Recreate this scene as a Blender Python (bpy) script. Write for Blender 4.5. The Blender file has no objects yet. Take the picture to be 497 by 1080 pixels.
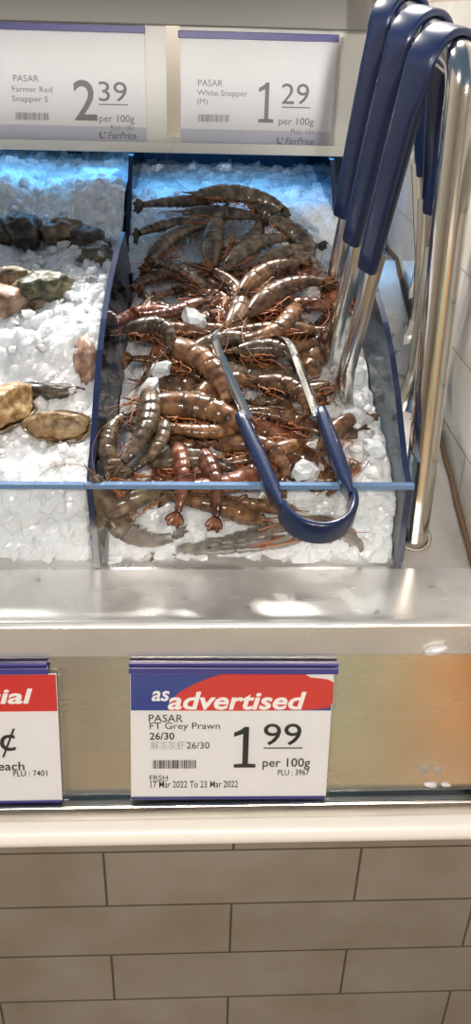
import bpy, math, random
import numpy as np
from mathutils import Vector, Matrix, noise
random.seed(11); rng = np.random.default_rng(5)
R_ = math.radians
scene = bpy.context.scene
COL = scene.collection

# ------------------------------------------------------------------ camera
F = 900.0
CAM = Vector((0, 0, 1.45))
pit, yaw, rol = R_(30), R_(3.2), R_(1.66)
fw = Vector((math.sin(yaw)*math.cos(pit), math.cos(yaw)*math.cos(pit), -math.sin(pit)))
r0 = Vector((math.cos(yaw), -math.sin(yaw), 0)); u0 = r0.cross(fw)
RT = math.cos(rol)*r0 + math.sin(rol)*u0
UP = math.cos(rol)*u0 - math.sin(rol)*r0
cd = bpy.data.cameras.new('camera'); cam = bpy.data.objects.new('camera', cd); COL.objects.link(cam)
M = Matrix((RT, UP, -fw)).transposed().to_4x4(); M.translation = CAM
cam.matrix_world = M
cd.sensor_fit = 'VERTICAL'; cd.sensor_height = 36.0; cd.lens = 36.0*F/1080.0
cd.clip_start = 0.02
scene.camera = cam

# ------------------------------------------------------------------ world, lights, exposure
w = bpy.data.worlds.new('shop_air'); scene.world = w; w.use_nodes = True
w.node_tree.nodes['Background'].inputs[0].default_value = (0.40, 0.65, 0.92, 1)
w.node_tree.nodes['Background'].inputs[1].default_value = 0.20

def area(name, loc, target, sx, sy, power, col=(1, .95, .88)):
    l = bpy.data.lights.new(name, 'AREA'); l.shape = 'RECTANGLE'; l.size = sx; l.size_y = sy
    l.energy = power; l.color = col
    o = bpy.data.objects.new(name, l); COL.objects.link(o); o.location = loc
    o.rotation_euler = (Vector(target)-Vector(loc)).to_track_quat('-Z', 'Y').to_euler()
    return o
def spot(name, loc, target, ang, power, blend=.5, size=.04, col=(1, .93, .84)):
    l = bpy.data.lights.new(name, 'SPOT'); l.spot_size = R_(ang); l.spot_blend = blend
    l.energy = power; l.color = col; l.shadow_soft_size = size
    o = bpy.data.objects.new(name, l); COL.objects.link(o); o.location = loc
    o.rotation_euler = (Vector(target)-Vector(loc)).to_track_quat('-Z', 'Y').to_euler()
    return o
# track lamps above the upper shelf shine down on the front of the ice
area('counter_lamp', (0.25, 2.18, 2.75), (0, .75, 1.0), .35, .10, 58)
area('counter_lamp.001', (-0.75, 2.15, 2.75), (-.1, .75, 1.0), .35, .10, 44)
# track spots over the aisle: on the sign panel and the tiles below
spot('aisle_spot', (-.25, -1.6, 2.5), (-.05, .59, .62), 30, 150, .6, .10, (1, .89, .77))
spot('aisle_spot.001', (.55, -1.65, 2.5), (.12, .59, .62), 28, 95, .6, .10, (1, .89, .77))
spot('wall_fill', (-1.7, -.5, 2.5), (.285, 1.06, 1.34), 13, 130, .6, .05)  # added spot with no known source, brightens the right wall
area('sign_fill', (0, -1.6, 1.9), (0, 1.262, 1.385), 1.3, .03, .34).data.spread = R_(5)  # narrow band of light added for the upper signs, not a real lamp
# unseen blue fill added under the upper shelf to tint the rear ice
area('shelf_fill', (0, 1.31, 1.286), (0, 1.31, 1.0), .9, .11, .16, (.17, .50, .95))
area('shelf_fill.001', (0, 1.256, 1.2898), (0, 1.256, 1.0), .9, .016, .34, (.13, .48, .95))
# unseen fill added to brighten the aisle furniture that the steel mirrors
spot('far_aisle_fill', (.5, -1.0, 2.9), (.6, -2.1, .2), 60, 480, .6, .1, (1, .98, .95))
scene.view_settings.view_transform = 'Standard'
scene.view_settings.look = 'None'
scene.view_settings.gamma = 1
scene.view_settings.use_curve_mapping = False
scene.view_settings.exposure = 0.31

# ------------------------------------------------------------------ ray helpers (photo pixel -> point on a plane of the place)
def ray(u, v): return fw + RT*((u-248.5)/F) - UP*((v-540)/F)
def aty(u, v, y): k = ray(u, v); return CAM + k*(y/k.y)
def atx(u, v, x): k = ray(u, v); return CAM + k*(x/k.x)
SL = .385; Y0 = .709; ZL = .974                    # deck slope, front edge of the deck, ledge height
def deckz(y): return ZL + SL*(np.minimum(y, 1.2)-Y0) if isinstance(y, np.ndarray) else ZL + SL*(min(y, 1.2)-Y0)
DN = Vector((0, -SL, 1)).normalized()
def deck(u, v, h):
    k = ray(u, v); t = (ZL-SL*Y0+h-CAM.z)/(k.z-SL*k.y); return CAM + k*t
PT = (.625, .955); PB = (.585, .794)               # top and bottom (y, z) of the leaning steel panel
PUP = Vector((0, PT[0]-PB[0], PT[1]-PB[1])).normalized()
PN = Vector((0, -PUP.z, PUP.y))
def panel(u, v, off=0):
    k = ray(u, v); p0 = Vector((0, PB[0], PB[1])) + PN*off
    return CAM + k*((p0-CAM).dot(PN)/k.dot(PN))

# ------------------------------------------------------------------ materials
def mat(name, col=(.5, .5, .5), rough=.5, metal=0, **kw):
    m = bpy.data.materials.new(name); m.use_nodes = True
    b = m.node_tree.nodes['Principled BSDF']
    b.inputs['Base Color'].default_value = (*col, 1); b.inputs['Roughness'].default_value = rough
    b.inputs['Metallic'].default_value = metal
    for k, v in kw.items(): b.inputs[k.replace('_', ' ')].default_value = v
    return m
def N(m, t, **kw):
    n = m.node_tree.nodes.new(t)
    for k, v in kw.items():
        if k in n.inputs: n.inputs[k].default_value = v
        else: setattr(n, k, v)
    return n
def L(m, a, b): m.node_tree.links.new(a, b)
def bsdf(m): return m.node_tree.nodes['Principled BSDF']
def ramp(m, src, stops):
    r = N(m, 'ShaderNodeValToRGB'); L(m, src, r.inputs[0])
    el = r.color_ramp.elements
    while len(el) < len(stops): el.new(.5)
    for e, (p, c) in zip(el, stops):
        e.position = p; e.color = (*c, 1) if len(c) == 3 else c
    return r
def coords(m, out='Object', scale=(1, 1, 1)):
    t = N(m, 'ShaderNodeTexCoord'); mp = N(m, 'ShaderNodeMapping'); mp.inputs['Scale'].default_value = scale
    L(m, t.outputs[out], mp.inputs[0]); return mp.outputs[0]
def noisetex(m, vec, scale, detail=4):
    n = N(m, 'ShaderNodeTexNoise'); n.inputs['Scale'].default_value = scale; n.inputs['Detail'].default_value = detail
    L(m, vec, n.inputs['Vector']); return n.outputs['Fac']
def bump(m, src, strength, dist):
    b = N(m, 'ShaderNodeBump'); b.inputs['Strength'].default_value = strength; b.inputs['Distance'].default_value = dist
    L(m, src, b.inputs['Height']); L(m, b.outputs[0], bsdf(m).inputs['Normal']); return b

def steel(name, col, rough, brush=(2, 60, 60), amt=.12):
    m = mat(name, col, rough, 1)
    v = coords(m, 'Object', brush); n = noisetex(m, v, 6, 6)
    r = ramp(m, n, [(.3, (rough-amt*.5,)*3), (.75, (rough+amt,)*3)]); L(m, r.outputs[0], bsdf(m).inputs['Roughness'])
    v2 = coords(m); n2 = noisetex(m, v2, 14, 5)
    c = ramp(m, n2, [(.3, tuple(x*.86 for x in col)), (.7, col)]); L(m, c.outputs[0], bsdf(m).inputs['Base Color'])
    bump(m, n, .012, .001)
    return m
STEEL = steel('brushed_steel', (.72, .69, .64), .22)
STEEL_LEDGE = steel('worn_ledge_steel', (.82, .80, .77), .24, (3, 12, 12), .05)
STEEL_PANEL = steel('dull_panel_steel', (.70, .68, .63), .25, (1, 6, 14), .05)
STEEL_DECK = steel('wet_deck_steel', (.80, .76, .72), .3, (5, 5, 5), .08)
bsdf(STEEL_LEDGE).inputs['Metallic'].default_value = .62; bsdf(STEEL_DECK).inputs['Metallic'].default_value = .82
CHROME = mat('polished_tube_steel', (.74, .70, .64), .14, 1)
TONG_STEEL = mat('tong_steel', (.78, .76, .72), .2, 1)
WELD = mat('weld_bead', (.45, .42, .38), .5, 1)
BLUE_VINYL = mat('blue_vinyl', (.008, .019, .068), .28, Coat_Weight=.3)
WHITE_RIM = mat('white_enamel', (.86, .82, .76), .35)
CAULK = mat('dirty_caulk', (.16, .085, .04), .7)
SHELF_W = mat('pale_shelf_enamel', (.66, .65, .60), .25, Specular_IOR_Level=.5)
SHELF_LIP = mat('cream_shelf_lip', (.62, .59, .52), .4)
PAPER = mat('white_card', (.80, .80, .82), .35, Coat_Weight=.25)
PAPER_G = mat('grey_card_band', (.55, .56, .66), .4)
INK = mat('black_ink', (.02, .02, .022), .5)
INK_G = mat('grey_ink', (.20, .20, .21), .5)
RED = mat('red_print', (.62, .035, .03), .4)
NAVY = mat('blue_print', (.035, .06, .28), .4)
PURPLE = mat('blue_violet_plastic', (.05, .045, .21), .3)
WHITEINK = mat('white_print', (.9, .9, .9), .5)

def acrylic(name, tint, gloss=.5):
    m = bpy.data.materials.new(name); m.use_nodes = True
    nt = m.node_tree; nt.nodes.clear()
    o = nt.nodes.new('ShaderNodeOutputMaterial'); t = nt.nodes.new('ShaderNodeBsdfTransparent')
    g = nt.nodes.new('ShaderNodeBsdfGlossy'); mx = nt.nodes.new('ShaderNodeMixShader'); fr = nt.nodes.new('ShaderNodeFresnel')
    mu = nt.nodes.new('ShaderNodeMath'); mu.operation = 'MULTIPLY'; mu.inputs[1].default_value = gloss
    fr.inputs[0].default_value = 1.45; g.inputs['Roughness'].default_value = .06
    t.inputs[0].default_value = (*tint, 1)
    nt.links.new(fr.outputs[0], mu.inputs[0]); nt.links.new(mu.outputs[0], mx.inputs[0])
    nt.links.new(t.outputs[0], mx.inputs[1]); nt.links.new(g.outputs[0], mx.inputs[2]); nt.links.new(mx.outputs[0], o.inputs[0])
    return m
ACR = acrylic('clear_blue_acrylic', (.955, .97, .98))
ACR_SIDE = acrylic('smoky_blue_acrylic', (.34, .46, .66), .9)
ACR_REAR = acrylic('deep_blue_acrylic', (.18, .42, .68), .8)
SLEEVE = acrylic('clear_sleeve', (.96, .96, .96), .6)
EDGE_DARK = mat('dark_acrylic_edge', (.015, .025, .07), .2)
EDGE_LIGHT = mat('pale_acrylic_edge', (.12, .21, .36), .2)

ICE = mat('crushed_ice', (.76, .78, .80), .22, Subsurface_Weight=.6, Subsurface_Scale=.03)
bsdf(ICE).inputs['Subsurface Radius'].default_value = (.8, .95, 1.0)
_v = coords(ICE); bump(ICE, noisetex(ICE, _v, 160, 4), .35, .002)
ICE_LUMP = mat('clear_ice_lump', (.84, .88, .90), .12, Transmission_Weight=.45, IOR=1.31)
bump(ICE_LUMP, noisetex(ICE_LUMP, coords(ICE_LUMP), 120, 3), .3, .002)
WATER = mat('water_drop', (.95, .97, .98), .03, Transmission_Weight=1.0, IOR=1.33)

def tile_mat(name, axes, tw, th, col, mortar, msize, off=.5, rough=.12, ox=0, oy=0):
    m = mat(name, col, rough)
    t = N(m, 'ShaderNodeTexCoord'); s = N(m, 'ShaderNodeSeparateXYZ'); L(m, t.outputs['Object'], s.inputs[0])
    c = N(m, 'ShaderNodeCombineXYZ')
    ax = N(m, 'ShaderNodeMath', operation='ADD'); ax.inputs[1].default_value = ox; L(m, s.outputs[axes[0]], ax.inputs[0])
    ay = N(m, 'ShaderNodeMath', operation='ADD'); ay.inputs[1].default_value = oy; L(m, s.outputs[axes[1]], ay.inputs[0])
    L(m, ax.outputs[0], c.inputs[0]); L(m, ay.outputs[0], c.inputs[1])
    b = N(m, 'ShaderNodeTexBrick'); b.offset = off; b.squash = 1
    b.inputs['Scale'].default_value = 1; b.inputs['Brick Width'].default_value = tw; b.inputs['Row Height'].default_value = th
    b.inputs['Mortar Size'].default_value = msize; b.inputs['Mortar Smooth'].default_value = .2
    b.inputs['Color1'].default_value = (*col, 1); b.inputs['Color2'].default_value = (*[x*.93 for x in col], 1)
    b.inputs['Mortar'].default_value = (*mortar, 1)
    L(m, c.outputs[0], b.inputs['Vector'])
    # dirt in the glaze
    n = noisetex(m, t.outputs['Object'], 9, 5); r = ramp(m, n, [(.35, (.82, .78, .72)), (.65, (1, 1, 1))])
    mx = N(m, 'ShaderNodeMixRGB', blend_type='MULTIPLY'); mx.inputs[0].default_value = 1
    L(m, b.outputs['Color'], mx.inputs[1]); L(m, r.outputs[0], mx.inputs[2]); L(m, mx.outputs[0], bsdf(m).inputs['Base Color'])
    rr = ramp(m, b.outputs['Fac'], [(0, (rough,)*3), (1, (.8,)*3)]); L(m, rr.outputs[0], bsdf(m).inputs['Roughness'])
    inv = N(m, 'ShaderNodeMath', operation='SUBTRACT'); inv.inputs[0].default_value = 1; L(m, b.outputs['Fac'], inv.inputs[1])
    bump(m, inv.outputs[0], .5, .002)
    return m
TILE_FRONT = tile_mat('beige_glazed_tile', ('X', 'Z'), .256, .083, (.27, .235, .195), (.08, .06, .04), .0014, ox=.089-.128+.256*4, oy=-.656+.083*8)
TILE_RIGHT = tile_mat('white_glazed_tile', ('Y', 'Z'), .256, .083, (.86, .83, .78), (.46, .40, .33), .0014, ox=.1, oy=.02)
FLOOR_M = tile_mat('tan_floor_tile', ('X', 'Y'), .4, .4, (.42, .31, .20), (.2, .16, .12), .004, off=0, rough=.3)

# prawn shells: UV.x runs from head to tail, UV.y around the body
def prawn_mat(name, dark, mid, light):
    m = mat(name, mid, .24, Coat_Weight=.3, Coat_Roughness=.08, Subsurface_Weight=.08, Subsurface_Scale=.004)
    tc = N(m, 'ShaderNodeTexCoord'); oi = N(m, 'ShaderNodeObjectInfo')
    s = N(m, 'ShaderNodeSeparateXYZ'); L(m, tc.outputs['UV'], s.inputs[0])
    add = N(m, 'ShaderNodeVectorMath', operation='ADD'); L(m, tc.outputs['Object'], add.inputs[0]); L(m, oi.outputs['Random'], add.inputs[1])
    n = noisetex(m, add.outputs[0], 10, 5)
    c = ramp(m, n, [(.3, dark), (.5, mid), (.72, light)])
    # darker bands at the rear edge of each shell ring
    mul = N(m, 'ShaderNodeMath', operation='MULTIPLY'); mul.inputs[1].default_value = 1; L(m, s.outputs['X'], mul.inputs[0])
    band = ramp(m, s.outputs['Z'] if False else s.outputs['Y'], [(0, (1.0, .97, .9)), (.62, (1, 1, 1)), (.82, (.5, .42, .38)), (1, (.62, .5, .42))])
    mx = N(m, 'ShaderNodeMixRGB', blend_type='MULTIPLY'); mx.inputs[0].default_value = .5
    L(m, c.outputs[0], mx.inputs[1]); L(m, band.outputs[0], mx.inputs[2])
    hs = N(m, 'ShaderNodeHueSaturation'); L(m, mx.outputs[0], hs.inputs['Color'])
    mr = N(m, 'ShaderNodeMapRange'); mr.inputs['To Min'].default_value = .7; mr.inputs['To Max'].default_value = 1.5
    L(m, oi.outputs['Random'], mr.inputs['Value']); L(m, mr.outputs[0], hs.inputs['Value'])
    L(m, hs.outputs[0], bsdf(m).inputs['Base Color'])
    n2 = noisetex(m, tc.outputs['Object'], 45, 3); bump(m, n2, .12, .0015)
    return m
P_BROWN = prawn_mat('brown_prawn_shell', (.03, .015, .008), (.125, .060, .028), (.27, .15, .075))
P_GREY = prawn_mat('grey_prawn_shell', (.028, .021, .015), (.095, .066, .043), (.22, .165, .11))
P_RED = prawn_mat('reddish_prawn_shell', (.04, .016, .012), (.16, .055, .032), (.30, .15, .09))
FEELER = mat('orange_feeler', (.36, .17, .08), .3)
LEG_M = mat('rusty_prawn_leg', (.36, .12, .04), .3)
EYE = mat('black_eye', (.006, .006, .006), .08)

def shell_mat(name, a, b, c, scale=60):
    m = mat(name, b, .45, Coat_Weight=.25)
    n = noisetex(m, coords(m), scale, 8)
    r = ramp(m, n, [(.32, a), (.5, b), (.68, c)]); L(m, r.outputs[0], bsdf(m).inputs['Base Color'])
    bump(m, n, .7, .003); return m
OY_DARK = shell_mat('dark_oyster_shell', (.012, .01, .008), (.04, .032, .022), (.13, .10, .06))
OY_BROWN = shell_mat('brown_oyster_shell', (.05, .035, .02), (.20, .14, .08), (.42, .33, .22))
OY_GREEN = shell_mat('mossy_oyster_shell', (.02, .03, .018), (.10, .10, .05), (.30, .24, .14))
AB_SHELL = shell_mat('abalone_shell', (.06, .05, .03), (.22, .16, .09), (.45, .36, .22), 90)
AB_MEAT = shell_mat('abalone_flesh', (.20, .10, .03), (.40, .24, .10), (.66, .50, .28), 110)
AB_BROWN = shell_mat('brown_flesh', (.10, .055, .02), (.26, .16, .07), (.42, .28, .14), 110)
PINKSHELL = shell_mat('ribbed_shell', (.12, .06, .035), (.34, .20, .13), (.55, .40, .30), 50)

# ------------------------------------------------------------------ mesh helpers
class MB:
    def __init__(s): s.v = []; s.f = []; s.m = []; s.uv = None
    def add(s, vs, fs, mi=0):
        o = len(s.v); s.v += [tuple(p) for p in vs]; s.f += [tuple(i+o for i in f) for f in fs]; s.m += [mi]*len(fs)
    def box(s, a, b, mi=0):
        x0, y0, z0 = a; x1, y1, z1 = b
        s.add([(x0,y0,z0),(x1,y0,z0),(x1,y1,z0),(x0,y1,z0),(x0,y0,z1),(x1,y0,z1),(x1,y1,z1),(x0,y1,z1)],
              [(3,2,1,0),(4,5,6,7),(0,1,5,4),(1,2,6,5),(2,3,7,6),(3,0,4,7)], mi)
    def prism_x(s, prof, x0, x1, mi=0):          # (y, z) outline pushed along x
        n = len(prof)
        s.add([(x0, y, z) for y, z in prof]+[(x1, y, z) for y, z in prof],
              [tuple(range(n))[::-1], tuple(range(n, 2*n))]+[(i, (i+1) % n, n+(i+1) % n, n+i) for i in range(n)], mi)
    def sweep(s, path, frames, sects, mi=0, caps=True, closed=True):
        # path points; frames (a, b) vectors per point; sects 2-D outlines with equal counts
        k = len(sects[0]); vs = []
        for p, (a, b), sc in zip(path, frames, sects):
            for q in sc: vs.append(p + a*q[0] + b*q[1])
        fs = []
        for i in range(len(path)-1):
            for j in range(k if closed else k-1):
                fs.append((i*k+j, i*k+(j+1) % k, (i+1)*k+(j+1) % k, (i+1)*k+j))
        if caps and closed:
            fs.append(tuple(range(k))[::-1]); fs.append(tuple(range((len(path)-1)*k, len(path)*k)))
        s.add(vs, fs, mi)
    def tube(s, pts, r, n=8, mi=0):
        pts = [Vector(p) for p in pts]
        rs = r if isinstance(r, (list, tuple)) else [r]*len(pts)
        fr = []; ref = None
        for i in range(len(pts)):
            t = (pts[min(i+1, len(pts)-1)]-pts[max(i-1, 0)]).normalized()
            if ref is None: ref = t.orthogonal().normalized()
            a = (ref - t*ref.dot(t)).normalized(); ref = a; fr.append((a, t.cross(a)))
        s.sweep(pts, fr, [[(rr*math.cos(2*math.pi*j/n), rr*math.sin(2*math.pi*j/n)) for j in range(n)] for rr in rs], mi)
    def build(s, name, mats, parent=None, smooth=False, bevel=0, local=True, sharp=None):
        me = bpy.data.meshes.new(name); me.from_pydata(s.v, [], s.f)
        for m in (mats if isinstance(mats, (list, tuple)) else [mats]): me.materials.append(m)
        for p, mi in zip(me.polygons, s.m): p.material_index = mi
        if smooth: me.polygons.foreach_set('use_smooth', [True]*len(me.polygons))
        if s.uv is not None:
            lay = me.uv_layers.new(name='UVMap')
            for lp in me.loops: lay.data[lp.index].uv = s.uv[lp.vertex_index]
        if sharp: me.set_sharp_from_angle(angle=R_(sharp))
        me.update()
        o = bpy.data.objects.new(name, me); COL.objects.link(o)
        if parent:
            o.parent = parent
            if local: o.matrix_parent_inverse = parent_inv(parent)
        if bevel:
            b = o.modifiers.new('bevel', 'BEVEL'); b.width = bevel; b.segments = 2; b.limit_method = 'ANGLE'
        return o
def world_of(o):
    m = Matrix.LocRotScale(o.location, o.rotation_euler, o.scale)
    return m if o.parent is None else world_of(o.parent) @ o.matrix_parent_inverse @ m
def parent_inv(p): return world_of(p).inverted()
def empty(name, loc, label=None, cat=None, group=None):
    o = bpy.data.objects.new(name, None); COL.objects.link(o); o.location = loc; o.empty_display_size = .02
    if label: tag(o, label, cat, group)
    return o
def tag(o, label, cat, group=None, kind=None):
    o['label'] = label; o['category'] = cat
    if group: o['group'] = group
    if kind: o['kind'] = kind
    return o
def structure(o): o['kind'] = 'structure'; return o
def fillet(pts, rad, n=6):
    pts = [Vector(p) for p in pts]; out = [pts[0]]
    for a, b, c in zip(pts, pts[1:], pts[2:]):
        d1 = (a-b).normalized(); d2 = (c-b).normalized()
        p, q = b+d1*rad, b+d2*rad
        for i in range(n+1):
            t = i/n; out.append(p*(1-t)**2 + b*2*t*(1-t) + q*t*t)
    out.append(pts[-1]); return out

# ================================================================== THE SETTING
XW = .285                                             # right wall
mb = MB(); mb.box((-1.2, .562, 0), (.55, .60, .7505)); structure(mb.build('wall_front', TILE_FRONT))
mb = MB(); mb.box((XW, .572, .7765), (XW+.05, 1.66, 1.75)); structure(mb.build('wall_right', TILE_RIGHT))
mb = MB(); mb.box((-3, -4, -.05), (3, .6, 0)); structure(mb.build('floor', FLOOR_M))
mb = MB(); mb.box((-1.2, 1.62, .9), (XW, 1.66, 1.75)); structure(mb.build('wall_back', mat('grey_back_wall', (.45, .47, .48), .5)))

mb = MB(); mb.box((-3, -3.3, 0), (3, -3.2, 2.5)); structure(mb.build('wall_far', mat('cream_wall', (.60, .52, .42), .6)))
mb = MB(); mb.box((-2.3, -3.2, 0), (-2.2, 1.66, 2.5)); structure(mb.build('wall_left', mat('cream_side_wall', (.62, .55, .46), .6)))
# aisle furniture behind the shopper, which the steel mirrors
t = empty('display_bin', (1.12, -2.2, 0), 'orange display bin across the aisle, mirrored in the right end of the steel panel', 'bin')
mb = MB(); mb.box((.95, -2.45, .04), (1.42, -2.0, .75)); mb.build('bin_body', mat('orange_board', (.9, .27, .0), .5), t, bevel=.01)
mb = MB(); mb.box((.97, -2.43, 0), (1.40, -2.02, .04)); mb.build('plinth', INK_G, t)
t = empty('aisle_cabinet', (-.2, -2.3, 0), 'grey green cabinet across the aisle, mirrored in the middle of the steel panel', 'cabinet')
mb = MB(); mb.box((-.1, -2.5, .06), (.93, -2.05, .8)); mb.build('cabinet_body', mat('grey_green_board', (.32, .40, .27), .5), t, bevel=.01)
mb = MB(); mb.box((-.12, -2.52, .8), (.935, -2.03, .83)); mb.build('worktop', WHITE_RIM, t, bevel=.004)

# ================================================================== DISPLAY COUNTER
ctr = empty('display_counter', (0, .6, .775), 'stainless steel fish counter with front ledge, leaning sign panel and white rim', 'counter')
XL = -1.15
mb = MB(); y1 = Y0; yf = .62
mb.prism_x([(y1+.02, ZL-.004), (y1, ZL), (yf+.004, ZL), (yf, ZL-.004), (yf, ZL-.038), (yf+.006, ZL-.038), (yf+.006, ZL-.012), (y1+.02, ZL-.012)], XL, XW-.002)
mb.build('ledge', STEEL_LEDGE, ctr, bevel=.0015)
mb = MB(); t_ = .004
mb.prism_x([PB, PT, (PT[0]+t_, PT[1]), (PB[0]+t_, PB[1])], XL, XW-.002)
mb.build('sign_panel', STEEL_PANEL, ctr)
mb = MB()   # price rail: a shallow channel with a bright lip
mb.prism_x([(.592, .790), (.576, .790), (.571, .794), (.5695, .793), (.5695, .776), (.592, .776)], XL, XW-.002)
mb.build('price_rail', STEEL, ctr, bevel=.0008)
mb = MB(); pr = []
for i in range(9):
    a = R_(90+i*11.25*1.0*2*.5*2/2)
yc, zc = .5665, .764
prof = [(.60, .7755), (.570, .7755)]
for i in range(13):
    a = R_(90 + i*15); prof.append((.5665+.0125*math.cos(a), .763+.0125*math.sin(a)))
prof += [(.60, .7505)]
mb.prism_x(prof, XL, .5); mb.build('rim', WHITE_RIM, ctr, smooth=True, sharp=40)
mb = MB(); yb = 1.60
mb.prism_x([(Y0+.001, ZL-.001), (1.2, deckz(1.2)), (yb, deckz(yb)), (yb, deckz(yb)-.012), (1.2, deckz(1.2)-.012), (Y0+.001, ZL-.013)], XL, XW-.002)
mb.build('deck', STEEL_DECK, ctr)
mb = MB()
pth = [Vector((XW-.003, y, deckz(y)+.002)) for y in np.linspace(Y0, 1.5, 30)]
mb.tube([p+Vector((random.uniform(-.001, .001), 0, random.uniform(-.001, .001))) for p in pth], [.0018+.0012*random.random() for _ in pth], 6)
mb.build('caulk_bead', CAULK, ctr, smooth=True)
mb = MB(); mb.box((XW-.006, .578, .776), (XW-.002, .616, .94)); mb.build('end_seal', mat('black_seal', (.03, .025, .02), .6), ctr)

# ================================================================== UPPER SHELF
YS = 1.262
sh = empty('upper_shelf', (0, YS, 1.29), 'pale upper fish shelf holding two price signs above the blue trays', 'shelf')
mb = MB(); mb.box((XL, YS, 1.300), (XW-.002, YS+.012, 1.452)); mb.build('fascia', SHELF_W, sh)
mb = MB(); mb.prism_x([(YS-.018, 1.291), (YS+.03, 1.291), (YS+.03, 1.300), (YS-.012, 1.298), (YS-.014, 1.304), (YS-.018, 1.304)], XL, XW-.002)
mb.build('shelf_lip', SHELF_LIP, sh, bevel=.001)
mb = MB(); mb.prism_x([(YS-.008, 1.441), (YS-.008, 1.52), (YS+.03, 1.52), (YS+.03, 1.441)], XL, XW-.002)
mb.build('top_trim', mat('grey_trim', (.27, .26, .24), .5), sh, bevel=.002)
mb = MB(); mb.box((XL, YS+.012, 1.292), (XW-.002, 1.61, 1.302)); mb.build('shelf_base', STEEL, sh)
mb = MB(); mb.box((-.015-.022, YS-.0035, 1.309), (-.015-.004, YS, 1.441)); mb.build('steel_divider', CHROME, sh)

# ================================================================== ACRYLIC TRAYS
XA, XB = -.0985, .2055
def side_x(y, s):                                     # the walls draw in a little to the rear
    f = max(0, (y-.71)/.37)
    return XA+.0105*f if s < 0 else XB-.0105*f
PROF = [(.7095, 1.0675), (.735, 1.081), (.76, 1.103), (.79, 1.130), (.83, 1.1585), (.87, 1.178), (.92, 1.196), (.98, 1.209), (1.03, 1.2165), (1.08, 1.221)]
FAC = .006
def side_panel(s, name, mats, parent):
    mb = MB(); top = [Vector((side_x(y, s), y, z)) for y, z in PROF]
    bot = [Vector((side_x(y, s)+(min(.012, .003+.05*(y-.71)) if s < 0 else 0), y, deckz(y)+.001)) for y, z in PROF]   # the left wall leans outward a little
    n = len(top); o = Vector((FAC*.5, 0, 0))
    vs = [p-o for p in top]+[p-o for p in bot]+[p+o for p in top]+[p+o for p in bot]
    fs = []; mi = []
    for i in range(n-1):
        fs += [(i, i+1, n+i+1, n+i), (2*n+i, 3*n+i, 3*n+i+1, 2*n+i+1)]; mi += [0, 0]
        fs += [(i, 2*n+i, 2*n+i+1, i+1)]; mi += [1]
        fs += [(n+i, n+i+1, 3*n+i+1, 3*n+i)]; mi += [1]
    fs += [(0, n, 3*n, 2*n), (n-1, 3*n-1, 4*n-1, 2*n-1)]; mi += [1, 1]
    for f, m_ in zip(fs, mi): mb.add([vs[i] for i in f], [tuple(range(len(f)))], m_)
    return mb.build(name, mats, parent)
tr = empty('acrylic_tray', (.05, .72, .975), 'blue acrylic tray of prawns with curved side walls', 'tray', None)
side_panel(-1, 'side_wall', [ACR_SIDE, EDGE_DARK], tr)
side_panel(1, 'side_wall', [acrylic('pale_blue_acrylic', (.70, .84, .95), .9), EDGE_DARK], tr)
def front_panel(x0, x1, parent):
    mb = MB(); mb.box((x0, .7075, ZL+.0005), (x1, .7125, 1.066)); p = mb.build('front_wall', ACR, parent)
    mb = MB(); mb.box((x0, .7065, 1.066), (x1, .7135, 1.0705)); mb.build('top_edge', EDGE_LIGHT, p)
    return p
front_panel(XA-.0035, XB+.004, tr)
def rear_walls(xs, parent, back):
    for x, dx in xs:
        mb = MB()
        a = Vector((x, 1.10, deckz(1.10)+.002)); b = Vector((x+dx, 1.245, 1.287))
        c = Vector((x+dx, 1.5, 1.289)); d = Vector((x+dx, 1.5, deckz(1.5)+.002))
        o = Vector((.003, 0, 0)); q = [a, b, c, d]
        vs = [p-o for p in q]+[p+o for p in q]
        mb.add(vs, [(0, 1, 2, 3), (7, 6, 5, 4)], 0)
        mb.add(vs, [(0, 4, 5, 1), (1, 5, 6, 2), (2, 6, 7, 3), (3, 7, 4, 0)], 1)
        mb.build('rear_side_wall', [ACR_REAR, EDGE_DARK], parent)
    x0, x1 = back
    mb = MB(); mb.box((x0, 1.5, deckz(1.5)+.002), (x1, 1.506, 1.29)); mb.build('rear_wall', mat('blue_tray_back', (.05, .16, .30), .25), parent)
rear_walls([(-.090, .004), (.192, -.004)], tr, (-.09, .196))
lt = empty('acrylic_tray', (-.3, .72, .975), 'blue acrylic tray of oysters and abalone on white ice', 'tray')
front_panel(-.62, XA-.0045, lt)
rear_walls([(-.325, .0)], lt, (-.62, -.092))

# ================================================================== ICE
def cellnoise(x, y, cs, seed, amp, tilt):
    r = np.random.default_rng(seed); G = 512
    jx, jy = r.random((G, G)), r.random((G, G)); off = r.normal(0, 1, (G, G)); tx = r.normal(0, 1, (G, G)); ty = r.normal(0, 1, (G, G))
    gx, gy = x/cs+100, y/cs+100; ix, iy = np.floor(gx).astype(int), np.floor(gy).astype(int)
    best = np.full(x.shape, 1e9); out = np.zeros(x.shape)
    for dx in (-1, 0, 1):
        for dy in (-1, 0, 1):
            a, b = (ix+dx) % G, (iy+dy) % G
            px, py = ix+dx+jx[a, b], iy+dy+jy[a, b]
            d2 = (gx-px)**2+(gy-py)**2
            h = amp*off[a, b] + tilt*cs*(tx[a, b]*(gx-px)+ty[a, b]*(gy-py)) - .18*cs*d2
            m_ = d2 < best; best = np.where(m_, d2, best); out = np.where(m_, h, out)
    return out
def smoothn(x, y, sc, seed):
    return np.array([noise.noise(Vector((a*sc, b*sc, seed))) for a, b in zip(x.ravel(), y.ravel())]).reshape(x.shape)
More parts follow.
